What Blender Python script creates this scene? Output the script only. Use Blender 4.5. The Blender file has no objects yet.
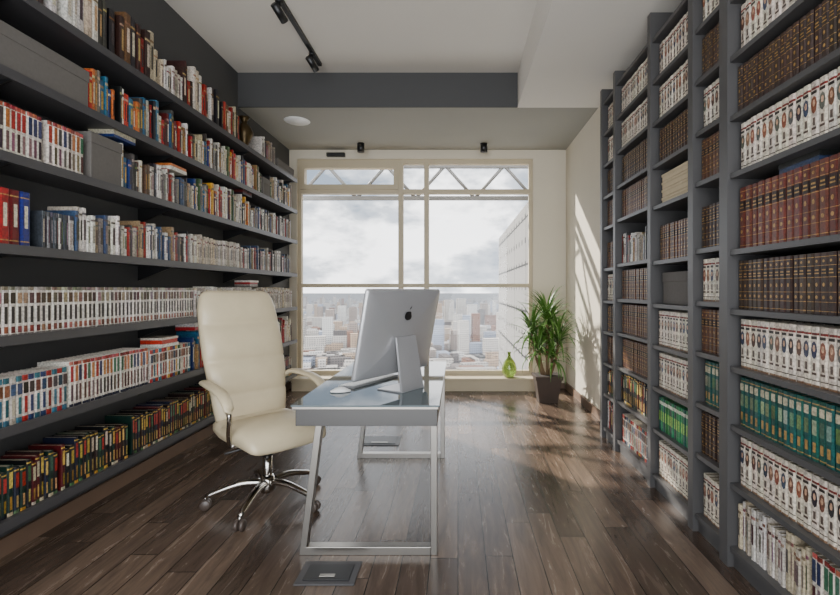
import bpy, math, random
from mathutils import Vector, Matrix
R = random.Random(7)
def lin(c):
    return tuple(((x/255)/12.92 if x/255<=0.04045 else ((x/255+0.055)/1.055)**2.4) for x in c)
# ---------------------------------------------------------------- materials
def mat(name, rgb, rough=0.5, metal=0.0, **kw):
    m=bpy.data.materials.new(name); m.use_nodes=True
    b=m.node_tree.nodes['Principled BSDF']
    b.inputs['Base Color'].default_value=(*lin(rgb),1)
    b.inputs['Roughness'].default_value=rough
    b.inputs['Metallic'].default_value=metal
    for k,v in kw.items():
        b.inputs[k].default_value=v
    return m
def noisy(m, amt=0.12, scale=8, bump=0.0, rough_var=0.0):
    nt=m.node_tree; b=nt.nodes['Principled BSDF']
    tc=nt.nodes.new('ShaderNodeTexCoord'); n=nt.nodes.new('ShaderNodeTexNoise')
    n.inputs['Scale'].default_value=scale; n.inputs['Detail'].default_value=5
    nt.links.new(tc.outputs['Object'],n.inputs['Vector'])
    c=b.inputs['Base Color'].default_value[:]
    mx=nt.nodes.new('ShaderNodeMix'); mx.data_type='RGBA'
    mx.inputs[6].default_value=tuple(max(0,x*(1-amt)) for x in c[:3])+(1,)
    mx.inputs[7].default_value=tuple(min(1,x*(1+amt)) for x in c[:3])+(1,)
    nt.links.new(n.outputs['Fac'],mx.inputs[0]); nt.links.new(mx.outputs[2],b.inputs['Base Color'])
    if bump:
        bp=nt.nodes.new('ShaderNodeBump'); bp.inputs['Strength'].default_value=bump; bp.inputs['Distance'].default_value=0.01
        nt.links.new(n.outputs['Fac'],bp.inputs['Height']); nt.links.new(bp.outputs[0],b.inputs['Normal'])
    return m
M={}
M['ceil']=noisy(mat('ceiling_paint',(216,211,202),0.9),0.03,2)
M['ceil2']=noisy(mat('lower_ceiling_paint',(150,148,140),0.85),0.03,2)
M['dark']=noisy(mat('dark_grey_paint',(64,64,64),0.8),0.05,3)
M['beige']=noisy(mat('beige_wall_paint',(212,203,184),0.85),0.03,3)
M['frame']=noisy(mat('window_frame_beige',(190,176,148),0.5),0.03,6)
M['shelf']=noisy(mat('shelf_graphite',(62,61,63),0.42),0.08,10)
M['case']=noisy(mat('bookcase_grey_lacquer',(68,67,67),0.42),0.05,10)
M['caseback']=mat('bookcase_back_dark',(38,37,37),0.6)
M['black']=mat('black_metal',(18,18,19),0.4)
M['white']=mat('white_plastic',(232,232,230),0.35)
M['chrome']=mat('chrome',(190,186,180),0.15,1.0)
M['alu']=mat('brushed_aluminium',(150,146,140),0.3,1.0)
M['alu2']=mat('computer_aluminium',(182,182,184),0.32,0.55)
M['apron']=mat('desk_apron_grey',(76,75,74),0.35,0.6)
M['glass_top']=mat('desk_glass_top',(84,96,100),0.03,0.0)
M['cream']=noisy(mat('cream_leather',(194,180,150),0.34),0.08,12,0.2)
M['screen']=mat('screen_black',(8,8,10),0.08)
M['logo']=mat('logo_dark',(25,25,28),0.3)
M['leaf']=noisy(mat('leaf_green',(76,114,42),0.45),0.4,14)
M['stem']=noisy(mat('stem_brown',(110,88,60),0.8),0.2,20)
M['pot']=noisy(mat('pot_brown',(60,48,40),0.5),0.25,12)
M['soil']=noisy(mat('soil',(40,30,22),0.95),0.3,30)
M['vase']=mat('green_glass_vase',(150,175,80),0.08,0.0,**{'Transmission Weight':0.6})
M['bronze']=noisy(mat('bronze',(72,58,34),0.35,0.7),0.2,14)
M['boxgrey']=noisy(mat('box_grey_card',(92,88,84),0.8),0.15,60)
M['boxcream']=noisy(mat('box_cream',(190,174,144),0.7),0.1,30)
M['truss']=mat('truss_steel',(96,94,90),0.5)
M['base']=noisy(mat('baseboard_wood',(112,90,74),0.5),0.2,8)
M['caster']=mat('caster_plastic',(70,60,54),0.4)
def bookmat():
    m=bpy.data.materials.new('book_covers'); m.use_nodes=True; nt=m.node_tree; L=nt.links
    b=nt.nodes['Principled BSDF']; b.inputs['Roughness'].default_value=.4
    a=nt.nodes.new('ShaderNodeAttribute'); a.attribute_name='Col'
    tc=nt.nodes.new('ShaderNodeTexCoord'); n=nt.nodes.new('ShaderNodeTexNoise'); n.inputs['Scale'].default_value=95; n.inputs['Detail'].default_value=3
    L.new(tc.outputs['Object'],n.inputs['Vector'])
    mr=nt.nodes.new('ShaderNodeMapRange'); mr.inputs[1].default_value=.4; mr.inputs[2].default_value=.56; mr.inputs[3].default_value=.62; mr.inputs[4].default_value=1.0
    L.new(n.outputs['Fac'],mr.inputs[0])
    n2=nt.nodes.new('ShaderNodeTexNoise'); n2.inputs['Scale'].default_value=14; L.new(tc.outputs['Object'],n2.inputs['Vector'])
    m2=nt.nodes.new('ShaderNodeMapRange'); m2.inputs[1].default_value=.35; m2.inputs[2].default_value=.65; m2.inputs[3].default_value=.82; m2.inputs[4].default_value=1.0
    L.new(n2.outputs['Fac'],m2.inputs[0])
    mu=nt.nodes.new('ShaderNodeMath'); mu.operation='MULTIPLY'; L.new(mr.outputs[0],mu.inputs[0]); L.new(m2.outputs[0],mu.inputs[1])
    s=nt.nodes.new('ShaderNodeVectorMath'); s.operation='SCALE'; L.new(a.outputs['Color'],s.inputs[0]); L.new(mu.outputs[0],s.inputs['Scale'])
    L.new(s.outputs[0],b.inputs['Base Color'])
    return m
M['books']=bookmat()
def floormat():
    m=bpy.data.materials.new('dark_oak_planks'); m.use_nodes=True; nt=m.node_tree; L=nt.links
    b=nt.nodes['Principled BSDF']
    def MA(op,a=None,bb=None,c=None):
        q=nt.nodes.new('ShaderNodeMath'); q.operation=op
        for i,v in enumerate((a,bb,c)):
            if v is None: continue
            if isinstance(v,(int,float)): q.inputs[i].default_value=v
            else: L.new(v,q.inputs[i])
        return q.outputs[0]
    tc=nt.nodes.new('ShaderNodeTexCoord'); sx=nt.nodes.new('ShaderNodeSeparateXYZ'); L.new(tc.outputs['Object'],sx.inputs[0])
    Wd,Ln=.135,1.25
    xs=MA('DIVIDE',sx.outputs[0],Wd); row=MA('FLOOR',xs)
    wn=nt.nodes.new('ShaderNodeTexWhiteNoise'); wn.noise_dimensions='1D'; L.new(row,wn.inputs['W'])
    ys=MA('ADD',MA('DIVIDE',sx.outputs[1],Ln),wn.outputs['Value']); coln=MA('FLOOR',ys)
    wn2=nt.nodes.new('ShaderNodeTexWhiteNoise'); wn2.noise_dimensions='2D'
    cv=nt.nodes.new('ShaderNodeCombineXYZ'); L.new(row,cv.inputs[0]); L.new(coln,cv.inputs[1]); L.new(cv.outputs[0],wn2.inputs['Vector'])
    rnd=wn2.outputs['Value']
    fx=MA('FRACT',xs); fy=MA('FRACT',ys)
    ex=MA('MULTIPLY',MA('MINIMUM',fx,MA('SUBTRACT',1.0,fx)),Wd); ey=MA('MULTIPLY',MA('MINIMUM',fy,MA('SUBTRACT',1.0,fy)),Ln)
    gap=MA('LESS_THAN',MA('MINIMUM',ex,ey),.0022)
    mp2=nt.nodes.new('ShaderNodeMapping'); mp2.inputs['Scale'].default_value=(9,1.0,1)
    L.new(tc.outputs['Object'],mp2.inputs['Vector'])
    addv=nt.nodes.new('ShaderNodeVectorMath'); addv.operation='ADD'
    sc=nt.nodes.new('ShaderNodeVectorMath'); sc.operation='SCALE'; sc.inputs['Scale'].default_value=17
    L.new(wn2.outputs['Color'],sc.inputs[0]); L.new(mp2.outputs[0],addv.inputs[0]); L.new(sc.outputs[0],addv.inputs[1])
    n=nt.nodes.new('ShaderNodeTexNoise'); n.inputs['Scale'].default_value=2.4; n.inputs['Detail'].default_value=8; n.inputs['Roughness'].default_value=0.66
    n.inputs['Distortion'].default_value=0.9
    L.new(addv.outputs[0],n.inputs['Vector'])
    v=MA('MULTIPLY_ADD',rnd,.30,MA('MULTIPLY',n.outputs['Fac'],.72))
    cr=nt.nodes.new('ShaderNodeValToRGB'); e=cr.color_ramp.elements
    e[0].position=0.22; e[0].color=(*lin((44,35,30)),1)
    e[1].position=0.82; e[1].color=(*lin((126,106,90)),1)
    x=e.new(0.5); x.color=(*lin((79,65,55)),1)
    L.new(v,cr.inputs[0])
    mm=nt.nodes.new('ShaderNodeMix'); mm.data_type='RGBA'; mm.inputs[7].default_value=(*lin((10,8,7)),1)
    L.new(gap,mm.inputs[0]); L.new(cr.outputs[0],mm.inputs[6]); L.new(mm.outputs[2],b.inputs['Base Color'])
    mr=nt.nodes.new('ShaderNodeMapRange'); mr.inputs[3].default_value=0.14; mr.inputs[4].default_value=0.36
    L.new(n.outputs['Fac'],mr.inputs[0]); L.new(mr.outputs[0],b.inputs['Roughness'])
    hh=MA('SUBTRACT',MA('MULTIPLY_ADD',rnd,.25,n.outputs['Fac']),gap)
    bp=nt.nodes.new('ShaderNodeBump'); bp.inputs['Strength'].default_value=0.3; bp.inputs['Distance'].default_value=0.004
    L.new(hh,bp.inputs['Height']); L.new(bp.outputs[0],b.inputs['Normal'])
    return m
M['floor']=floormat()
def glassmat():
    m=bpy.data.materials.new('window_glass'); m.use_nodes=True; nt=m.node_tree
    nt.nodes.remove(nt.nodes['Principled BSDF'])
    t=nt.nodes.new('ShaderNodeBsdfTransparent'); g=nt.nodes.new('ShaderNodeBsdfGlossy'); g.inputs['Roughness'].default_value=0.0
    x=nt.nodes.new('ShaderNodeMixShader'); x.inputs[0].default_value=0.02
    nt.links.new(t.outputs[0],x.inputs[1]); nt.links.new(g.outputs[0],x.inputs[2]); nt.links.new(x.outputs[0],nt.nodes['Material Output'].inputs[0])
    return m
M['glass']=glassmat()
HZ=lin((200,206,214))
def hazemat(name, kind):
    m=bpy.data.materials.new(name); m.use_nodes=True; nt=m.node_tree; L=nt.links
    b=nt.nodes['Principled BSDF']; b.inputs['Roughness'].default_value=0.9; b.inputs['Specular IOR Level'].default_value=0.1
    geo=nt.nodes.new('ShaderNodeNewGeometry')
    if kind=='attr':
        a=nt.nodes.new('ShaderNodeAttribute'); a.attribute_name='Col'
        w=nt.nodes.new('ShaderNodeTexBrick'); w.inputs['Scale'].default_value=1; w.inputs['Brick Width'].default_value=4; w.inputs['Row Height'].default_value=3.2; w.offset=0
        w.inputs['Mortar Size'].default_value=0.8; w.inputs['Color1'].default_value=(.12,.13,.16,1); w.inputs['Color2'].default_value=(.2,.2,.22,1); w.inputs['Mortar'].default_value=(1,1,1,1)
        mp=nt.nodes.new('ShaderNodeCombineXYZ'); s=nt.nodes.new('ShaderNodeSeparateXYZ'); L.new(geo.outputs['Position'],s.inputs[0])
        ad=nt.nodes.new('ShaderNodeMath'); ad.operation='ADD'; L.new(s.outputs[0],ad.inputs[0]); L.new(s.outputs[1],ad.inputs[1])
        L.new(ad.outputs[0],mp.inputs[0]); L.new(s.outputs[2],mp.inputs[1]); L.new(mp.outputs[0],w.inputs['Vector'])
        mu=nt.nodes.new('ShaderNodeMix'); mu.data_type='RGBA'; mu.blend_type='MULTIPLY'; mu.inputs[0].default_value=0.8
        L.new(a.outputs['Color'],mu.inputs[6]); L.new(w.outputs['Color'],mu.inputs[7]); L.new(mu.outputs[2],b.inputs['Base Color'])
    else:
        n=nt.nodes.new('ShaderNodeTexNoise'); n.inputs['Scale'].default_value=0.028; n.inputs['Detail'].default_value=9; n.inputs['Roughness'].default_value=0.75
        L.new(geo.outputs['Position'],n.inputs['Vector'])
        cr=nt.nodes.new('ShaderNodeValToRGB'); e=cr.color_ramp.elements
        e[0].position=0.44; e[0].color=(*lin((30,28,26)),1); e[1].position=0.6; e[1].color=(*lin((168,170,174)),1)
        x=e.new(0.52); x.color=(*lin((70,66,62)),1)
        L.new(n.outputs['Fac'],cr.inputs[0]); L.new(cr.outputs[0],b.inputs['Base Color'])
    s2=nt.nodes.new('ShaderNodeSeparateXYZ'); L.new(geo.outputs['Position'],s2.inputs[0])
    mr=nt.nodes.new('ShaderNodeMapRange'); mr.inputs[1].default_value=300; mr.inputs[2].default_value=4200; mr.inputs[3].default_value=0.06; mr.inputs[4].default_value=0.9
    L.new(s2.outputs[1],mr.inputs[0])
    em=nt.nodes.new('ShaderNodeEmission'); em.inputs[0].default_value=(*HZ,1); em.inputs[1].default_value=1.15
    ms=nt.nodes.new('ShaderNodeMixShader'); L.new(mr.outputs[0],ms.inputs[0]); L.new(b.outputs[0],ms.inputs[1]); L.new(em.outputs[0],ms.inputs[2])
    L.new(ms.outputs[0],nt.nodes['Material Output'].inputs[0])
    return m
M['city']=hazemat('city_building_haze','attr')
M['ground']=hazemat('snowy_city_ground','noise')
def facademat():
    m=mat('facade_panels',(214,210,204),0.7,**{'Specular IOR Level':.1}); nt=m.node_tree; L=nt.links; b=nt.nodes['Principled BSDF']
    geo=nt.nodes.new('ShaderNodeNewGeometry'); s=nt.nodes.new('ShaderNodeSeparateXYZ'); L.new(geo.outputs['Position'],s.inputs[0])
    c=nt.nodes.new('ShaderNodeCombineXYZ'); L.new(s.outputs[1],c.inputs[0]); L.new(s.outputs[2],c.inputs[1])
    v=nt.nodes.new('ShaderNodeTexVoronoi'); v.inputs['Scale'].default_value=2.2; v.inputs['Randomness'].default_value=0.0
    L.new(c.outputs[0],v.inputs['Vector'])
    lt=nt.nodes.new('ShaderNodeMath'); lt.operation='LESS_THAN'; lt.inputs[1].default_value=0.14; L.new(v.outputs['Distance'],lt.inputs[0])
    br=nt.nodes.new('ShaderNodeTexBrick'); br.offset=0; br.inputs['Scale'].default_value=1; br.inputs['Brick Width'].default_value=1.8; br.inputs['Row Height'].default_value=0.9; br.inputs['Mortar Size'].default_value=0.02
    L.new(c.outputs[0],br.inputs['Vector'])
    mx=nt.nodes.new('ShaderNodeMath'); mx.operation='MAXIMUM'; L.new(lt.outputs[0],mx.inputs[0]); L.new(br.outputs['Fac'],mx.inputs[1])
    mm=nt.nodes.new('ShaderNodeMix'); mm.data_type='RGBA'; mm.inputs[6].default_value=(*lin((124,121,116)),1); mm.inputs[7].default_value=(*lin((40,40,40)),1)
    L.new(mx.outputs[0],mm.inputs[0]); L.new(mm.outputs[2],b.inputs['Base Color'])
    return m
M['facade']=facademat()
# ---------------------------------------------------------------- mesh builder
class MB:
    def __init__(s): s.v=[];s.f=[];s.m=[];s.c=[];s.sm=[];s.mats=[];s.X=Matrix.Identity(4)
    def mi(s,k):
        if k not in s.mats: s.mats.append(k)
        return s.mats.index(k)
    def add(s,vs,fs,k,col=None,smooth=False):
        o=len(s.v)
        for p in vs: s.v.append(tuple(s.X@Vector(p)))
        i=s.mi(k)
        for f in fs:
            s.f.append(tuple(o+a for a in f)); s.m.append(i); s.c.append(col or (1,1,1)); s.sm.append(smooth)
    def box(s,a,b,k,col=None):
        (x0,y0,z0),(x1,y1,z1)=a,b
        vs=[(x0,y0,z0),(x1,y0,z0),(x1,y1,z0),(x0,y1,z0),(x0,y0,z1),(x1,y0,z1),(x1,y1,z1),(x0,y1,z1)]
        s.add(vs,[(0,3,2,1),(4,5,6,7),(0,1,5,4),(1,2,6,5),(2,3,7,6),(3,0,4,7)],k,col)
    def hexa(s,bot,top,k,col=None):
        s.add(list(bot)+list(top),[(0,3,2,1),(4,5,6,7),(0,1,5,4),(1,2,6,5),(2,3,7,6),(3,0,4,7)],k,col)
    def loft(s,rings,k,cap=True,smooth=True,col=None):
        n=len(rings[0]); vs=[p for r in rings for p in r]; fs=[]
        for i in range(len(rings)-1):
            for j in range(n):
                a=i*n+j;b=i*n+(j+1)%n
                fs.append((a,b,b+n,a+n))
        if cap:
            fs.append(tuple(range(n-1,-1,-1))); fs.append(tuple((len(rings)-1)*n+j for j in range(n)))
        s.add(vs,fs,k,col,smooth)
    def lathe(s,prof,c,k,n=24,axis='z'):
        rings=[]
        for r,z in prof:
            rings.append([(c[0]+r*math.cos(2*math.pi*j/n),c[1]+r*math.sin(2*math.pi*j/n),c[2]+z) for j in range(n)])
        s.loft(rings,k)
    def tube(s,path,r,k,n=10,ry=None,up=(0,0,1)):
        ps=[Vector(p) for p in path]; rings=[]
        for i,p in enumerate(ps):
            t=(ps[min(i+1,len(ps)-1)]-ps[max(i-1,0)]).normalized()
            u=Vector(up)
            if abs(t.dot(u))>0.97: u=Vector((0,1,0)) if abs(t.y)<0.9 else Vector((1,0,0))
            a=t.cross(u).normalized(); b=a.cross(t).normalized()
            rr=r[i] if isinstance(r,(list,tuple)) else r
            r2=(ry[i] if isinstance(ry,(list,tuple)) else ry) if ry else rr
            rings.append([tuple(p+a*rr*math.cos(2*math.pi*j/n)+b*r2*math.sin(2*math.pi*j/n)) for j in range(n)])
        s.loft(rings,k)
    def done(s,name,bevel=0.0,loc=(0,0,0)):
        me=bpy.data.meshes.new(name); 
        lv=[(a-loc[0],b-loc[1],c-loc[2]) for a,b,c in s.v]
        me.from_pydata(lv,[],s.f)
        for k in s.mats: me.materials.append(M[k])
        me.polygons.foreach_set('material_index',s.m); me.polygons.foreach_set('use_smooth',s.sm)
        at=me.color_attributes.new('Col','FLOAT_COLOR','CORNER'); buf=[]
        for f,c in zip(s.f,s.c): buf+= [*c,1.0]*len(f)
        at.data.foreach_set('color',buf); me.update()
        ob=bpy.data.objects.new(name,me); ob.location=loc; bpy.context.collection.objects.link(ob)
        if bevel:
            md=ob.modifiers.new('bevel','BEVEL'); md.width=bevel; md.segments=2; md.limit_method='ANGLE'
        return ob
def spline(pts,n):
    P=[Vector(p) for p in pts]; P=[2*P[0]-P[1]]+P+[2*P[-1]-P[-2]]; out=[]
    segs=len(P)-3
    for i in range(segs):
        for j in range(n):
            t=j/n; a,b,c,d=P[i:i+4]
            out.append(0.5*((2*b)+(c-a)*t+(2*a-5*b+4*c-d)*t*t+(3*b-a-3*c+d)*t**3))
    out.append(P[-2]); return out
# ---------------------------------------------------------------- room
F=470.0; XL=-2.25; XR=1.62; YW=6.27; H1=3.53; H2=3.18; YB=4.8; YN=-1.2
def simple(name,boxes,k,bevel=0):
    b=MB()
    for x in boxes: b.box(x[0],x[1],x[2] if len(x)>2 else k)
    return b.done(name,bevel)
simple('floor',[((XL-.1,YN,-.1),(XR+.1,YW+.2,0))],'floor')
simple('wall_left',[((XL-.12,YN,0),(XL,YW+.2,H1+.1))],'dark')
simple('wall_right',[((1.44,4.24,0),(XR+.12,YW+.2,H1+.1),'beige'),((XR,YN,0),(XR+.12,4.24,H1+.1),'dark')],'beige')
simple('ceiling',[((XL,YN,H1),(XR,YB+.2,H1+.1),'ceil')],'ceil')
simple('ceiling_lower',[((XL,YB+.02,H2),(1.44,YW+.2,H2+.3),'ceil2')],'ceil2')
simple('trim_beam',[((XL,YB,H2),(0.61,YB+.02,H1),'dark')],'dark')
simple('ceiling_soffit',[((0.61,YN,H2),(XR,YB+.02,H1),'ceil')],'ceil')
WX0,WX1,WZ0,WZ1=-2.15,1.0,0.17,3.06
simple('wall_back',[((XL,YW,0),(WX0,YW+.2,H2)),((WX1,YW,0),(1.44,YW+.2,H2)),((WX0,YW,WZ1),(WX1,YW+.2,H2)),((WX0,YW,0),(WX1,YW+.2,WZ0-.03))],'beige')
simple('baseboard_left',[((XL,YN,0),(XL+.02,YW,.09))],'base')
simple('baseboard_right',[((1.42,4.25,0),(1.44,YW,.09))],'base')
simple('baseboard_back',[((XL+.02,YW-.015,0),(1.42,YW,.07))],'base')
simple('windowsill',[((WX0-.03,YW-.22,WZ0-.03),(WX1+.03,YW+.03,WZ0)),((WX0,YW-.2,0),(WX1,YW-.02,WZ0-.03))],'frame',.004)
w=MB(); fy0,fy1=YW+.03,YW+.10; cnt=[0]
def wb(x0,x1,z0,z1,d=0):
    cnt[0]+=1; e=cnt[0]*.0006
    w.box((x0,fy0-d-e,z0),(x1,fy1+e,z1),'frame')
wb(WX0,WX0+.05,WZ0,WZ1); wb(WX1-.05,WX1,WZ0,WZ1); wb(WX0,WX1,WZ0,WZ0+.06); wb(WX0,WX1,WZ1-.06,WZ1)
wb(-.80,-.735,WZ0,WZ1,.01); wb(-.455,-.39,WZ0,WZ1,.01)
wb(WX0,WX1,2.60,2.66,.005)
wb(WX0,WX1,1.345,1.395,.005)
wb(WX0+.045,WX0+.10,2.655,3.002,.02); wb(-.86,-.795,2.655,3.002,.02); wb(WX0+.045,-.795,2.655,2.72,.02); wb(WX0+.045,-.795,2.94,3.002,.02)
w.box((WX0+.01,fy0+.03,WZ0+.01),(WX1-.01,fy0+.036,WZ1-.01),'glass')
w.done('window_1',.0)
simple('motion_sensor',[((-1.74,YW-.06,3.08),(-1.50,YW,3.13))],'black',.005)
# ---------------------------------------------------------------- exterior
t=MB(); ty=7.3
zb,zt=2.74,3.25
t.box((-2.6,ty,zb-.03),(1.25,ty+.06,zb+.03),'truss'); t.box((-2.6,ty,zt-.04),(1.25,ty+.06,zt+.04),'truss')
x=-2.5;i=0
while x<.9:
    a=(x,ty+.03,zb if i%2==0 else zt); b=(x+.46,ty+.03,zt if i%2==0 else zb)
    t.tube([a,b],.026,'truss',8); x+=.46;i+=1
for xx in (-2.5,1.2): t.box((xx-.03,YW+.2,zt-.04),(xx+.03,ty+.03,zt+.04),'truss')
t.done('exterior_truss')
simple('facade_wing',[((1.30,YW+.21,-40),(1.6,15,2.95))],'facade')
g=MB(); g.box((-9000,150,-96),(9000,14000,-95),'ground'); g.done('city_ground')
c=MB(); rc=random.Random(3)
def bld(x,y,wx,wy,h,col,rot):
    c.X=Matrix.Translation((x,y,-95))@Matrix.Rotation(rot,4,'Z')
    c.box((-wx/2,-wy/2,0),(wx/2,wy/2,h),'city',tuple(.6*q for q in lin(col)))
cols=[(225,222,216),(205,198,188),(190,164,138),(168,152,140),(214,206,196),(150,108,86),(172,180,196),(120,112,108)]
for _ in range(2300):
    y=430*math.exp(rc.random()*2.4); x=(rc.random()*1.25-.72)*y
    if abs((x/y)-.06)<.02 and y<1200: continue
    tall=rc.random()
    h=rc.uniform(6,16) if tall<.7 else (rc.uniform(20,32) if tall<.95 else rc.uniform(42,62))
    if y<700: h=min(h,11)
    wx=rc.uniform(11,20) if h>30 else rc.uniform(12,44); wy=rc.uniform(9,14)
    bld(x,y,wx,wy,h,rc.choice(cols),rc.choice((.25,.25+math.pi/2,.25,0.1)))
for (px,h,y) in ((330,50,1100),(342,58,1150),(353,52,1200),(318,54,1400),(437,66,1050),(449,74,1080),(461,76,1100),(472,64,1060),(310,50,1500),(380,46,1500),(446,60,1600),(484,56,1400)):
    bld((px-458)/F*y,y,20,16,h,rc.choice(cols[:5]),.2)
c.X=Matrix.Identity(4)
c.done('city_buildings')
# ---------------------------------------------------------------- books
def J(c,a=10,r=R): 
    d=r.uniform(-a,a); return tuple(max(4,min(250,x+d+r.uniform(-a/3,a/3))) for x in c)
MIX=[(150,26,20),(186,168,136),(216,208,194),(54,48,44),(92,70,52),(26,26,30),(186,48,30),(116,106,96),(204,192,172),(26,50,104),(222,216,206),(56,80,46),(144,110,70),(206,150,36),(86,20,20),(224,220,212),(150,144,136),(36,90,120),(170,26,34),(196,108,50),(210,200,184),(64,60,58)]
GREYS=[(222,216,208),(186,176,164),(110,104,98),(60,57,56),(220,214,204),(150,140,126),(40,38,40),(150,126,96),(140,40,30),(50,70,100)]
def book(mb,xs,n,y,t,z,h,d,base,strips,decals,lean=0):
    bl=lin(base); K='books'
    bul=min(.005,t*.15)
    ang=[0,.2,.8,1]; off=[0,bul,bul,0]
    py=[y+.0008+(t-.0016)*a for a in ang]; px=[xs+n*(o-bul) for o in off]
    def P(i,v): return (px[i],py[i]+lean*v*h,z+v*h)
    edges=sorted(set([0,1]+[s[0] for s in strips]+[s[1] for s in strips]))
    for a,b in zip(edges[:-1],edges[1:]):
        col=bl; mid=(a+b)/2
        for s in strips:
            if s[0]<=mid<=s[1]: col=lin(s[2])
        for i in range(3): mb.add([P(i,a),P(i+1,a),P(i+1,b),P(i,b)],[(0,1,2,3) if n>0 else (3,2,1,0)],K,col)
    xb=xs-n*d
    A=[P(0,0),P(3,0),P(3,1),P(0,1)]; B=[(xb,A[i][1],A[i][2]) for i in range(4)]
    mb.add([A[0],B[0],B[3],A[3]],[(0,1,2,3)],K,bl); mb.add([A[1],B[1],B[2],A[2]],[(0,1,2,3)],K,bl)
    pg=lin((180,166,142))
    q=.0015
    mb.add([(px[0],A[3][1]+q,A[3][2]-.003),(px[3],A[2][1]-q,A[2][2]-.003),(xb,B[2][1]-q,B[2][2]-.003),(xb,B[3][1]+q,B[3][2]-.003)],[(0,1,2,3)],K,pg)
    mb.add([P(0,1),P(1,1),P(2,1),P(3,1)],[(0,1,2,3)],K,bl)
    for (kind,v0,v1,wf,col) in decals:
        xd=xs+n*.0007; yc=y+t/2; hw=t*wf/2; cl=lin(col)
        if kind=='r':
            vs=[(xd,yc-hw,z+v0*h),(xd,yc+hw,z+v0*h),(xd,yc+hw,z+v1*h),(xd,yc-hw,z+v1*h)]
        else:
            vm=(v0+v1)/2; vr=(v1-v0)/2
            vs=[(xd+n*.0003*(wf<.5),yc+hw*math.cos(a*math.pi/4),z+(vm+vr*math.sin(a*math.pi/4))*h) for a in range(8)]
        vs=[(a,b+lean*(cc-z),cc) for a,b,cc in vs]
        mb.add(vs,[tuple(range(len(vs)))],K,cl)
def gen(kind,r,st):
    gold=(170,134,74)
    if kind=='portrait':
        base=J((218,208,190),10); h=.224;t=.04
        return h,t,.15,base,[(0,.04,(130,100,76)),(.86,.9,(120,34,28)),(.1,.12,(80,66,56))],[('o',.46,.76,.74,J(r.choice([(90,56,42),(130,92,70),(50,44,48),(140,76,56),(50,58,86),(90,90,84)]),15)),('o',.58,.7,.34,(200,160,130)),('r',.2,.24,.6,(80,60,50)),('r',.27,.4,.3,(96,80,70)),('r',.79,.84,.7,(44,36,32))]
    if kind in('leather','leather_red','leather_dark'):
        base=J({'leather':(84,54,39),'leather_red':(94,46,38),'leather_dark':(54,37,31)}[kind],9); h=.226;t=.036
        if kind=='leather_red': h=.285;t=.044
        return h,t,.15,base,[(.05,.06,gold),(.2,.208,gold),(.36,.368,gold),(.6,.61,gold),(.62,.78,J((36,22,20),5)),(.79,.798,gold),(.93,.94,gold)],[('r',.66,.68,.6,gold),('r',.71,.735,.5,gold),('o',.25,.31,.35,gold),('o',.45,.52,.3,gold),('o',.84,.89,.3,gold)]
    if kind=='teal':
        base=J((12,80,74),10); h=.228;t=.037
        return h,t,.15,base,[(.04,.06,gold),(.92,.94,gold)],[('r',.42,.66,.6,J((110,130,100),45)),('r',.14,.3,.4,gold),('r',.74,.88,.66,(196,186,156))]
    if kind=='green':
        base=J(r.choice([(14,110,54),(24,130,80),(10,80,70),(20,60,50)]),12); h=.21;t=.03
        return h,t,.15,base,[(.8,.9,(210,210,190))],[('r',.3,.6,.6,(140,190,70))]
    if kind=='series':
        base=J((214,207,196),9); h=.225;t=.032
        return h,t,.16,base,[(0,.05,(110,104,98)),(.93,1,J((140,128,114),30))],[('r',.26,.6,.46,J((50,42,42),12)),('r',.66,.88,.74,J((110,84,70),50)),('r',.07,.2,.6,J((130,64,50),45))]
    if kind=='pulp':
        base=J((206,196,182),12); h=.215;t=.031; a=r.choice([(170,34,26),(180,58,36),(30,48,90),(40,86,50),(150,36,32),(196,146,60),(40,96,110),(60,56,54),(190,180,160)])
        return h,t,.16,base,[(0,.12,J(a,15)),(.88,1,J(a,15))],[('r',.6,.84,.78,J(r.choice([(50,40,36),(120,70,50),(40,60,90)]),25)),('r',.18,.54,.46,J(a,20))]
    if kind=='comics':
        base=J((212,204,190),10); h=.235;t=.028
        return h,t,.17,base,[(0,.06,(36,36,54)),(.92,1,J((150,56,46),40))],[('r',.55,.9,.66,J(r.choice([(160,40,34),(44,52,90),(180,110,60),(52,100,70),(60,50,48)]),20)),('r',.12,.48,.5,J((90,66,62),45))]
    if kind=='darkgold':
        base=J(r.choice([(22,22,25),(22,28,46),(34,18,16),(14,40,32),(74,14,18),(18,18,20)]),5); h=r.uniform(.20,.245);t=r.uniform(.022,.032)
        return h,t,.17,base,[(.0,.07,J(r.choice([(190,148,60),(190,178,150),(70,100,64),(30,30,34)]),20)),(.92,.95,(176,144,60))],[('r',.55,.87,.55,J(r.choice([(200,166,76),(206,194,168),(160,50,38),(72,110,80)]),20)),('r',.12,.38,.34,J((170,138,70),40))]
    if kind=='dvd':
        base=J(r.choice([(190,184,176),(26,30,38),(216,212,206),(60,64,74),(140,138,142)]),10)
        return .19,.016,.14,base,[(.88,1,J((60,60,70),20))],[('r',.2,.8,.4,J((110,100,100),60))]
    if kind=='grey':
        base=J(r.choice(GREYS),8); h=r.uniform(.17,.25); t=r.uniform(.014,.036)
        return h,t,.16,base,[(.85,.9,J((90,80,74),30))],[('r',.3,.75,.45,J((90,80,74),60))]
    if kind=='white':
        base=J(r.choice([(218,212,202),(196,188,176),(180,170,154),(200,184,156)]),8); h=r.uniform(.2,.24); t=r.uniform(.016,.03)
        return h,t,.16,base,[(.8,.86,J((110,70,60),50))],[('r',.3,.7,.4,J((100,86,80),50))]
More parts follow.
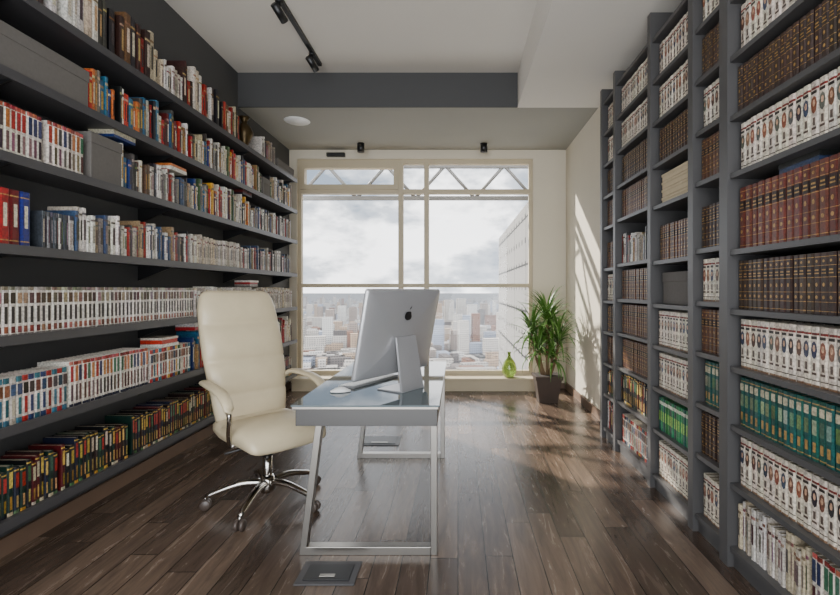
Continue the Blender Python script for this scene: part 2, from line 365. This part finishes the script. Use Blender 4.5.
    if kind=='redblue':
        base=J(r.choice([(150,18,20),(170,24,24),(26,38,110),(34,60,130),(104,18,22)]),10); h=.26;t=.05
        return h,t,.18,base,[(.1,.12,gold),(.88,.9,gold)],[('r',.35,.75,.35,(214,204,180))]
    if kind=='art':
        base=J(r.choice([(140,24,20),(212,204,190),(54,32,28),(160,42,30),(186,172,146),(218,212,204),(32,30,32),(110,76,52),(60,56,50)]),10); h=r.uniform(.22,.36); t=r.uniform(.02,.055)
        return h,t,.18,base,[(.8,.84,J((150,120,80),40))],[('r',.3,.74,.4,J(r.choice([(210,198,176),(60,50,50),(180,150,96)]),20))]
    base=J(r.choice(MIX),10); h=r.uniform(.19,.30); t=r.uniform(.014,.04)
    return h,t,.17,base,[(.8,.86,J((150,130,100),60))],[('r',.25,.72,.42,J(r.choice([(220,208,186),(40,36,36),(190,150,70)]),20))]
def fill(mb,xs,n,z,segs,hmax,r):
    for y0,y1,kind in segs:
        y=y0
        while y<y1-.012:
            if kind=='gap': break
            h,t,d,base,st,de=gen(kind,r,None)
            h=min(h,hmax)
            if y+t>y1: break
            dx=r.uniform(-.010,.004) if kind in('mixed','grey','art','white') else r.uniform(-.003,.003)
            book(mb,xs+n*dx,n,y,t,z,h,d,base,st,de)
            y+=t
            if kind in('mixed','art') and r.random()<.03: y+=r.uniform(.02,.06)
LF=-1.975; LS=LF-.04
LY0,LY1=.3,5.78
levels=[.29,.70,1.10,1.505,1.91,2.28,2.66]
sh=MB()
for z in levels:
    sh.box((XL+.001,LY0,z-.028),(LF-.012,LY1,z-.0005),'shelf')
    sh.box((LF-.012,LY0,z-.036),(LF,LY1,z+.008),'shelf')
    yy=.9
    while yy<LY1:
        sh.add([(XL+.002,yy,z-.029),(LF-.02,yy,z-.029),(XL+.002,yy,z-.13),(XL+.002,yy+.012,z-.029),(LF-.02,yy+.012,z-.029),(XL+.002,yy+.012,z-.13)],[(0,2,1),(3,4,5),(0,1,4,3),(1,2,5,4),(2,0,3,5)],'black')
        yy+=1.2
sh.done('bookshelf')
bl=MB(); rl=random.Random(11)
Yp=lambda px: abs(LS)*F/(458-px)
rows={
 .29:[(.35,Yp(60),'darkgold'),(Yp(60)+.01,Yp(130),'darkgold'),(Yp(130)+.02,Yp(205),'darkgold'),(Yp(205),5.7,'darkgold')],
 .70:[(.35,Yp(70),'pulp'),(Yp(70),Yp(150),'comics'),(Yp(150),Yp(192),'pulp'),(Yp(192)+.02,5.7,'mixed')],
 1.10:[(.35,Yp(110),'series'),(Yp(110),Yp(195),'series'),(Yp(195),5.7,'white')],
 1.505:[(.35,Yp(0),'redblue'),(Yp(0),Yp(40),'redblue'),(Yp(40)+.01,Yp(75),'dvd'),(Yp(75),Yp(145),'grey'),(Yp(145),Yp(190),'grey'),(Yp(190)+.02,Yp(240),'white'),(Yp(240),5.7,'grey')],
 1.91:[(.35,Yp(48),'comics'),(Yp(48),Yp(88),'comics'),(Yp(88)+.26,Yp(150),'mixed'),(Yp(150),Yp(192),'grey'),(Yp(192)+.02,Yp(250),'mixed'),(Yp(250),5.7,'grey')],
 2.28:[(.35,1.95,'mixed'),(Yp(86)+.01,Yp(130),'mixed'),(Yp(130),Yp(190),'mixed'),(Yp(190)+.02,Yp(262),'mixed'),(Yp(262)+.2,5.7,'mixed')],
 2.66:[(.35,Yp(120),'art'),(Yp(120),Yp(160),'art'),(Yp(160)+.03,Yp(183),'white'),(Yp(183),Yp(240),'art'),(Yp(262),Yp(276),'grey')],
}
for z,segs in rows.items(): fill(bl,LS,1,z,segs,.36,rl)
def stack(mb,xs,n,y0,z,cnt,r,L=.2,pal=MIX):
    zz=z
    for i in range(cnt):
        tt=r.uniform(.015,.03); col=lin(J(r.choice(pal),10)); l=L*r.uniform(.85,1)
        a=min(xs,xs-n*.15);b=max(xs,xs-n*.15)
        mb.box((a,y0,zz),(b,y0+l,zz+tt-.001),'books',col); zz+=tt
for yy in (3.2,3.6,4.2,4.6): stack(bl,LS,1,yy,.70+(.217 if yy<Yp(192) else .30),3,rl)
stack(bl,LS,1,Yp(250),1.10+.245,3,rl)
for yy in (2.75,3.3,4.4): stack(bl,LS,1,yy,1.91+.30 if yy!=3.3 else 1.91+.25,2,rl)
bl.done('books')
def sbox(x0,x1,y0,y1,z,h,k,n=1):
    b=MB(); b.box((x0+.004,y0+.004,z),(x1-.004,y1-.004,z+h-.02),k); b.box((x0,y0,z+h-.06),(x1,y1,z+h),k)
    return b.done('storage_box',.003)
sbox(XL+.02,LF-.02,2.0,Yp(86),2.28,.21,'boxgrey')
sbox(XL+.02,LF-.03,Yp(88)+.01,Yp(88)+.25,1.91,.27,'boxgrey')
sbox(XL+.02,LF-.03,Yp(262)+.01,Yp(262)+.19,2.28,.2,'boxgrey')
sbox(XL+.02,LF-.03,Yp(276)+.02,5.75,2.66,.12,'boxgrey')
v=MB(); v.lathe([(.02,0),(.055,.003),(.05,.02),(.03,.05),(.07,.13),(.085,.18),(.06,.24),(.028,.27),(.03,.3),(.055,.33),(.05,.33),(.02,.3)],(-2.08,Yp(251),2.66),'bronze'); v.done('bronze_vase')
# right bookcase -----------------------------------------------------
RX=1.275
posts=[(4.19,.05),(3.84,.05),(3.14,.05),(2.58,.055),(2.26,.07),(1.25,.06),(.45,.06)]
bc=MB(); br_=MB(); rr=random.Random(5)
TOP=3.15
for (y,tk) in posts:
    bc.box((RX,y-tk/2,0),(XR-.002,y+tk/2,TOP if y<3.5 else TOP-.06),'case')
bc.box((XR-.02,.45,0),(XR-.001,4.19,TOP-.07),'caseback')
RL=[.10,.40,.675,.95,1.22,1.50,1.86,2.13,2.41,2.69,2.97]
bays=[(posts[i][0],posts[i+1][0]) for i in range(6)]
kindN={.10:'mixed',.40:'portrait',.675:'teal',.95:'portrait',1.22:'leather_dark',1.50:'leather_red',1.86:'portrait',2.13:'leather_dark',2.41:'portrait',2.69:'portrait',2.97:None}
kindM=[
 {.10:'mixed',.40:'darkgold',.675:'leather',.95:'leather_dark',1.22:'portrait',1.50:'leather',1.86:'leather',2.13:'leather_dark',2.41:'portrait',2.69:'portrait'},
 {.10:'pulp',.40:'darkgold',.675:'leather',.95:'leather',1.22:'leather',1.50:'grey',1.86:'leather',2.13:'leather_dark',2.41:'portrait',2.69:'portrait'},
 {.10:'portrait',.40:'green',.675:'portrait',.95:'portrait',1.22:None,1.50:'leather',1.86:None,2.13:'leather_dark',2.41:'portrait',2.69:'portrait'},
 {.10:'portrait',.40:'leather_dark',.675:'teal',.95:'leather',1.22:'portrait',1.50:'leather_dark',1.86:'leather',2.13:'portrait',2.41:'leather_dark',2.69:'portrait'},
 kindN,kindN]
for bi,(ya,yb) in enumerate(bays):
    y0=yb+dict(posts)[yb]/2-.002; y1=ya-dict(posts)[ya]/2+.002
    sft=[0,.02,0,.03,0,0][bi]
    for z in RL:
        zz=z+(sft if z>.2 else 0)
        bc.box((RX+.012,y0,zz-.025),(XR-.02,y1,zz-.0005),'case')
        k=kindM[bi].get(z)
        if k:
            if z==.10 and k=='mixed' and bi>3:
                fill(br_,RX+.045,-1,zz,[(y0+.004,y0+.5,'comics'),(y0+.5,y1-.004,'white')],.235,rr)
            else: fill(br_,RX+.045,-1,zz,[(y0+.004,y1-.004,k)],.235 if z!=1.50 else .30,rr)
    bc.box((RX+.03,y0,0),(XR-.02,y1,.075),'case')
bc.done('bookcase')
stack(br_,RX+.07,-1,1.3,1.50+.29,2,rr,.25,GREYS)
stack(br_,RX+.07,-1,1.75,1.50+.29,2,rr,.25,GREYS)
br_.done('books')
b=MB()
zz=1.862
for i in range(4):
    b.box((1.33,2.68,zz),(1.58,3.06,zz+.045),'boxcream'); b.box((1.326,2.676,zz+.03),(1.582,3.064,zz+.046),'boxcream'); zz+=.05
b.done('box_stack',.002)
sbox(1.33,1.58,2.66,3.06,1.222,.2,'boxgrey')
# ---------------------------------------------------------------- ceiling fixtures
tr=MB(); tx=-1.35
tr.box((tx-.018,1.6,H1-.03),(tx+.018,4.6,H1),'black')
for yy in (4.35,3.55):
    tr.lathe([(.03,0),(.03,.02)],(tx,yy,H1-.05),'black',16)
    tr.tube([(tx,yy,H1-.05),(tx,yy,H1-.11)],.01,'black',8)
    tr.tube([(tx-.02,yy-.05,H1-.09),(tx+.02,yy+.06,H1-.16)],.03,'black',16)
tr.done('track_light')
for xx in (-1.24,.33):
    s=MB(); s.lathe([(.045,-.11),(.045,0),(.03,0)],(xx,6.0,H2),'black',20); s.done('ceiling_spotlight')
s=MB(); s.lathe([(.0,-.008),(.13,-.008),(.14,0)],(-1.78,5.2,H2),'white',32); s.done('ceiling_speaker')
# ---------------------------------------------------------------- desk
d=MB(); dx0,dx1,dy0,dy1=-.82,-.09,2.3,3.72; zt=.745
d.box((dx0,dy0,zt-.008),(dx1,dy1,zt),'glass_top')
d.box((dx0+.005,dy0+.005,zt-.022),(dx1-.005,dy1-.005,zt-.008),'alu')
d.box((dx0+.02,dy0+.012,zt-.105),(dx1-.012,dy0+.03,zt-.022),'apron')
d.box((dx0+.02,dy1-.03,zt-.105),(dx1-.012,dy1-.012,zt-.022),'apron')
d.box((dx0+.02,dy0+.03,zt-.105),(dx0+.04,dy1-.03,zt-.022),'apron')
d.box((dx1-.03,dy0+.03,zt-.105),(dx1-.012,dy1-.03,zt-.022),'apron')
for yy in (dy0+.02,dy1-.07):
    y2=yy+.05; tl=dx0+.115; bl_=dx0+.035; t2=.032
    d.hexa([(bl_,yy,0),(bl_+t2,yy,0),(bl_+t2,y2,0),(bl_,y2,0)],[(tl,yy,zt-.105),(tl+t2,yy,zt-.105),(tl+t2,y2,zt-.105),(tl,y2,zt-.105)],'alu')
    d.box((dx1-.045,yy,0),(dx1-.013,y2,zt-.105),'alu')
    d.box((bl_+t2,yy,0),(dx1-.045,y2,.04),'alu')
d.done('desk',.002)
def kb():
    k=MB(); k.X=Matrix.Translation((-.545,2.9,zt+.001))@Matrix.Rotation(math.radians(-28),4,'Z')
    k.hexa([(-.06,-.215,0),(.06,-.215,0),(.06,.215,0),(-.06,.215,0)],[(-.06,-.215,.005),(.06,-.215,.014),(.06,.215,.014),(-.06,.215,.005)],'alu2')
    for i in range(5):
        for j in range(14):
            x=-.052+i*.021; y=-.205+j*.0295; zb=.006+(x+.06)*.075
            k.box((x,y,zb),(x+.017,y+.025,zb+.004),'white')
    k.X=Matrix.Identity(4); return k.done('keyboard',.0008)
kb()
m_=MB(); rings=[]
for i in range(9):
    u=i/8; a=math.pi*u; wv=.03*math.sin(max(.12,min(math.pi-.12,a)))**.5; hh=.026*math.sin(max(.15,min(math.pi-.15,a)))**.7
    yy=-.055+.11*u
    rings.append([(wv*math.cos(2*math.pi*j/16),yy,max(0,.002+hh*max(0,math.sin(2*math.pi*j/16)))) for j in range(16)])
m_.X=Matrix.Translation((-.65,2.60,zt+.001))@Matrix.Rotation(math.radians(-75),4,'Z')
m_.loft(rings,'white'); m_.X=Matrix.Identity(4); m_.done('computer_mouse')
k=MB(); base=Matrix.Translation((-.335,2.70,zt+.001))@Matrix.Rotation(math.radians(-33),4,'Z')
tilt=base@Matrix.Translation((0,0,.325))@Matrix.Rotation(math.radians(12),4,'Y')
k.X=tilt
W2,Hh=.325,.25
def rr_ring(x,w,h,rad,n=5):
    out=[]
    for cx,cz,a0 in ((w-rad,h-rad,0),(-w+rad,h-rad,90),(-w+rad,-h+rad,180),(w-rad,-h+rad,270)):
        for i in range(n+1):
            a=math.radians(a0+90*i/n); out.append((x,cx+rad*math.cos(a),cz+rad*math.sin(a)))
    return out
rings=[rr_ring(-.006,W2,Hh,.015),rr_ring(.0,W2,Hh,.015)]
for i in range(1,9):
    u=i/8; s_=math.cos(u*math.pi/2)**.55 if i<8 else .08
    rings.append(rr_ring(.004+.036*u**.9,W2*max(s_,.06)*.995,Hh*max(s_,.06)*.995,.015*max(s_,.06)))
k.loft(rings,'alu2')
k.add(rr_ring(-.0065,W2-.004,Hh-.004,.012),[tuple(range(24))],'screen')
k.box((-.0075,-W2+.001,-Hh+.001),(-.0062,W2-.001,-Hh+.06),'alu2')
lp=[]
for i in range(28):
    a=2*math.pi*i/28; r0=.030*(1+.10*math.cos(2*a)-.12*max(0,math.cos(a-math.pi/2))**8-.28*max(0,math.cos(a-.25))**10)
    lp.append((.0452,r0*math.cos(a),.105+r0*math.sin(a)))
k.add(lp,[tuple(range(28))],'logo')
k.add([(.0452,.002,.138),(.0452,.006,.154),(.0452,.018,.162),(.0452,.014,.146)],[(0,1,2,3)],'logo')
k.X=base
k.hexa([(-.08,-.1,0),(.10,-.1,0),(.10,.1,0),(-.08,.1,0)],[(-.08,-.1,.006),(.10,-.1,.008),(.10,.1,.008),(-.08,.1,.006)],'alu2')
k.hexa([(.085,-.095,.004),(.10,-.095,.004),(.10,.095,.004),(.085,.095,.004)],[(.04,-.085,.30),(.05,-.085,.30),(.05,.085,.30),(.04,.085,.30)],'alu2')
k.X=Matrix.Identity(4); k.done('desktop_computer')
# ---------------------------------------------------------------- chair
ch=MB(); CX,CY=-1.175,2.9
ch.X=Matrix.Translation((CX,CY,0))@Matrix.Rotation(math.radians(-42),4,'Z')
def se(cx,cy,a,b,n=28,e=3.2):
    o=[]
    for j in range(n):
        t=2*math.pi*j/n; c_,s_=math.cos(t),math.sin(t)
        o.append((cx+a*math.copysign(abs(c_)**(2/e),c_),cy+b*math.copysign(abs(s_)**(2/e),s_)))
    return o
rings=[]
prof=[(.44,-.20,.02,.14),(.45,-.205,.045,.19),(.50,-.215,.06,.22),(.58,-.228,.066,.232),(.64,-.242,.060,.238),(.652,-.246,.046,.239),(.665,-.25,.060,.24),(.76,-.275,.07,.25),(.85,-.305,.066,.258),(.862,-.31,.046,.258),(.875,-.315,.064,.26),(.98,-.35,.066,.262),(1.08,-.385,.062,.26),(1.092,-.39,.044,.259),(1.105,-.395,.060,.258),(1.19,-.425,.062,.252),(1.25,-.445,.055,.24),(1.285,-.458,.042,.222),(1.300,-.464,.026,.20),(1.306,-.466,.006,.17)]
for z,x,tk,wd in prof: rings.append([(p[0],p[1],z) for p in se(x,0,tk,wd)])
ch.loft(rings,'cream')
rings=[]
for x,zc,th,wd in [(-.27,.47,.01,.18),(-.26,.47,.035,.215),(-.22,.47,.055,.24),(-.1,.465,.065,.255),(-.085,.465,.052,.256),(-.07,.465,.066,.257),(.05,.47,.07,.26),(.15,.475,.072,.258),(.22,.465,.07,.25),(.27,.45,.058,.24),(.295,.435,.038,.225),(.303,.43,.012,.2)]:
    rings.append([(x,p[1],p[0]) for p in [(q[0],q[1]) for q in se(zc,0,th,wd)]])
ch.loft(rings,'cream')
ch.box((-.14,-.12,.37),(.12,.12,.41),'black')
for sy in (-1,1):
    pts=[(-.28,sy*.25,.72),(-.22,sy*.285,.75),(-.08,sy*.30,.75),(.06,sy*.30,.73),(.15,sy*.30,.68),(.165,sy*.295,.60),(.12,sy*.28,.50),(.06,sy*.25,.42)]
    P=spline(pts,5); n=len(P)
    ch.tube(P[:int(n*.68)],[.026+.010*math.sin(math.pi*i/(n*.68)) for i in range(int(n*.68))],'cream',12,ry=.018)
    ch.tube(P[int(n*.64):],.014,'chrome',10)
    ch.tube([(.06,sy*.25,.42),(0,sy*.1,.40)],.016,'chrome',10)
ch.lathe([(.045,.30),(.045,.37)],(0,0,0),'black',20)
ch.lathe([(.028,.10),(.028,.31)],(0,0,0),'chrome',20)
ch.lathe([(.038,.07),(.05,.09),(.048,.14),(.034,.17)],(0,0,0),'chrome',20)
ch.tube([(.05,-.0,.39),(.06,-.28,.385)],.007,'black',8)
for i in range(5):
    a=math.radians(22+72*i); ca,sa=math.cos(a),math.sin(a)
    P=spline([(0.03*ca,.03*sa,.13),(.14*ca,.14*sa,.135),(.25*ca,.25*sa,.11),(.345*ca,.345*sa,.078)],4)
    ch.tube(P,[.026-.010*j/(len(P)-1) for j in range(len(P))],'chrome',10,ry=[.022-.008*j/(len(P)-1) for j in range(len(P))])
    ex,ey=.345*ca,.345*sa
    ch.tube([(ex,ey,.08),(ex,ey,.05)],.008,'chrome',8)
    px_,py_=-sa,ca
    for s_ in(-1,1):
        c0=Vector((ex+px_*.006*s_,ey+py_*.006*s_,.031)); c1=Vector((ex+px_*.026*s_,ey+py_*.026*s_,.031))
        ch.tube([c0,c0.lerp(c1,.2),c0.lerp(c1,.8),c1],[.026,.03,.03,.026],'caster',16)
ch.X=Matrix.Identity(4)
ch.done('office_chair')
# ---------------------------------------------------------------- plant
pl=MB(); PX,PY=1.05,5.55
def ring4(hw,z): return [(PX-hw,PY-hw,z),(PX+hw,PY-hw,z),(PX+hw,PY+hw,z),(PX-hw,PY+hw,z)]
pl.loft([ring4(.105,0),ring4(.15,.30)],'pot',smooth=False)
pl.loft([ring4(.155,.27),ring4(.16,.31)],'pot',smooth=False)
pl.add(ring4(.14,.312),[(0,1,2,3)],'soil')
rp=random.Random(21)
def leaf(o,az,el,L,wd,droop):
    segs=7; p=Vector(o); a=el; vs=[]; 
    side=Vector((-math.sin(az),math.cos(az),0))
    for i in range(segs+1):
        u=i/segs; ww=wd*(min(1,u*5+.35))*(1-u**2.2)+.0008
        dr=Vector((math.cos(az)*math.cos(a),math.sin(az)*math.cos(a),math.sin(a)))
        nrm=side.cross(dr)
        for q in (p-side*ww,p-nrm*ww*.35,p+side*ww):
            qx=q.x if q.x<1.36 else 1.36+.06*math.tanh((q.x-1.36)/.1)
            vs.append((qx,q.y,q.z))
        p=p+dr*(L/segs); a-=droop/segs*(.5+u)
    fs=[]
    for i in range(segs):
        b=i*3; fs+=[(b,b+1,b+4,b+3),(b+1,b+2,b+5,b+4)]
    pl.add(vs,fs,'leaf',None,True)
for (hx,hy,hz,n) in [(0,0,.98,56),(-.17,.03,.80,48),(.13,-.04,.74,42),(.03,.08,.88,36),(-.10,-.06,.62,40),(.07,.02,.52,26)]:
    o=(PX+hx,PY+hy,hz)
    pl.tube(spline([(PX+hx*.3,PY+hy*.3,.30),(PX+hx*.8,PY+hy*.8,(hz+.3)/2),o],4),.016,'stem',8)
    for i in range(n):
        u=i/n; leaf((o[0],o[1],hz-.10*(1-u)+.03),rp.uniform(0,6.283),.1+u*1.35+rp.uniform(-.15,.15),rp.uniform(.34,.5),.015,rp.uniform(1.5,2.9)*(1-.45*u))
pl.done('potted_yucca')
v=MB(); v.lathe([(.03,0),(.06,.004),(.092,.06),(.098,.12),(.08,.19),(.045,.24),(.022,.27),(.02,.31),(.03,.33),(.026,.33),(.015,.30),(.018,.26)],(.67,YW-.115,WZ0),'vase',28); v.done('glass_vase')
for (x0,x1,y0,y1) in ((-.73,-.46,2.08,2.26),(-.84,-.50,3.95,4.2)):
    o=MB(); o.box((x0,y0,0),(x1,y1,.006),'shelf'); o.box((x0+.03,y0+.03,.006),(x1-.03,y1-.03,.010),'black'); o.box((x0+.1,y0+.05,.01),(x1-.1,y0+.07,.013),'alu'); o.done('floor_outlet',.001)
# ---------------------------------------------------------------- world, lights
wd=bpy.data.worlds.new('World'); bpy.context.scene.world=wd; wd.use_nodes=True; nt=wd.node_tree; L=nt.links
bg=nt.nodes['Background']
tc=nt.nodes.new('ShaderNodeTexCoord'); mp=nt.nodes.new('ShaderNodeMapping'); mp.inputs['Scale'].default_value=(1,1,2.2); mp.inputs['Location'].default_value=(.3,0,.35)
L.new(tc.outputs['Generated'],mp.inputs[0])
n=nt.nodes.new('ShaderNodeTexNoise'); n.inputs['Scale'].default_value=4.2; n.inputs['Detail'].default_value=8; n.inputs['Roughness'].default_value=.58
L.new(mp.outputs[0],n.inputs['Vector'])
cr=nt.nodes.new('ShaderNodeValToRGB'); e=cr.color_ramp.elements
e[0].position=.38; e[0].color=(.46,.56,.70,1); e[1].position=.56; e[1].color=(2.8,2.82,2.85,1)
x=e.new(.47); x.color=(1.1,1.18,1.28,1)
L.new(n.outputs['Fac'],cr.inputs[0]); L.new(cr.outputs[0],bg.inputs[0])
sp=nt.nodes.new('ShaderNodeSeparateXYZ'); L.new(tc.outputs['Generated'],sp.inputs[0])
mr=nt.nodes.new('ShaderNodeMapRange'); mr.inputs[1].default_value=.1; mr.inputs[2].default_value=-.5; mr.inputs[3].default_value=1.4; mr.inputs[4].default_value=4.2  # sky made brighter behind the camera, added as fill light for the room
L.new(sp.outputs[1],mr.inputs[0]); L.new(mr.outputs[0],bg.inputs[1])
sun=bpy.data.lights.new('sun','SUN'); sun.energy=12; sun.angle=.015; sun.color=(1,.94,.85)
so=bpy.data.objects.new('sun',sun); bpy.context.collection.objects.link(so)
dirv=Vector((.9,-1,-.8)); so.rotation_euler=dirv.to_track_quat('-Z','Y').to_euler(); so.location=(-8,15,12)
pa=bpy.data.lights.new('window_portal','AREA'); pa.shape='RECTANGLE'; pa.size=3.15; pa.size_y=2.9
po=bpy.data.objects.new('window_portal',pa); bpy.context.collection.objects.link(po); po.location=(-.575,YW+.25,1.6); po.rotation_euler=(-math.pi/2,0,0)
pa.cycles.is_portal=True
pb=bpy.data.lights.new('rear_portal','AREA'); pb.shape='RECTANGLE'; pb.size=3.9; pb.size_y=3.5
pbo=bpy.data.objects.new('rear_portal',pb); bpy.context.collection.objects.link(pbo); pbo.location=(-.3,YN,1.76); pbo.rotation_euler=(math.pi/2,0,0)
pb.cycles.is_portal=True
# ---------------------------------------------------------------- camera
cam=bpy.data.cameras.new('camera'); co=bpy.data.objects.new('camera',cam); bpy.context.collection.objects.link(co)
co.location=(0,0,1.31); co.rotation_euler=(math.pi/2,0,0); cam.sensor_width=36; cam.lens=F/840*36
cam.shift_x=-38/840; cam.shift_y=-7.5/840; cam.clip_end=20000; cam.clip_start=.05
bpy.context.scene.camera=co
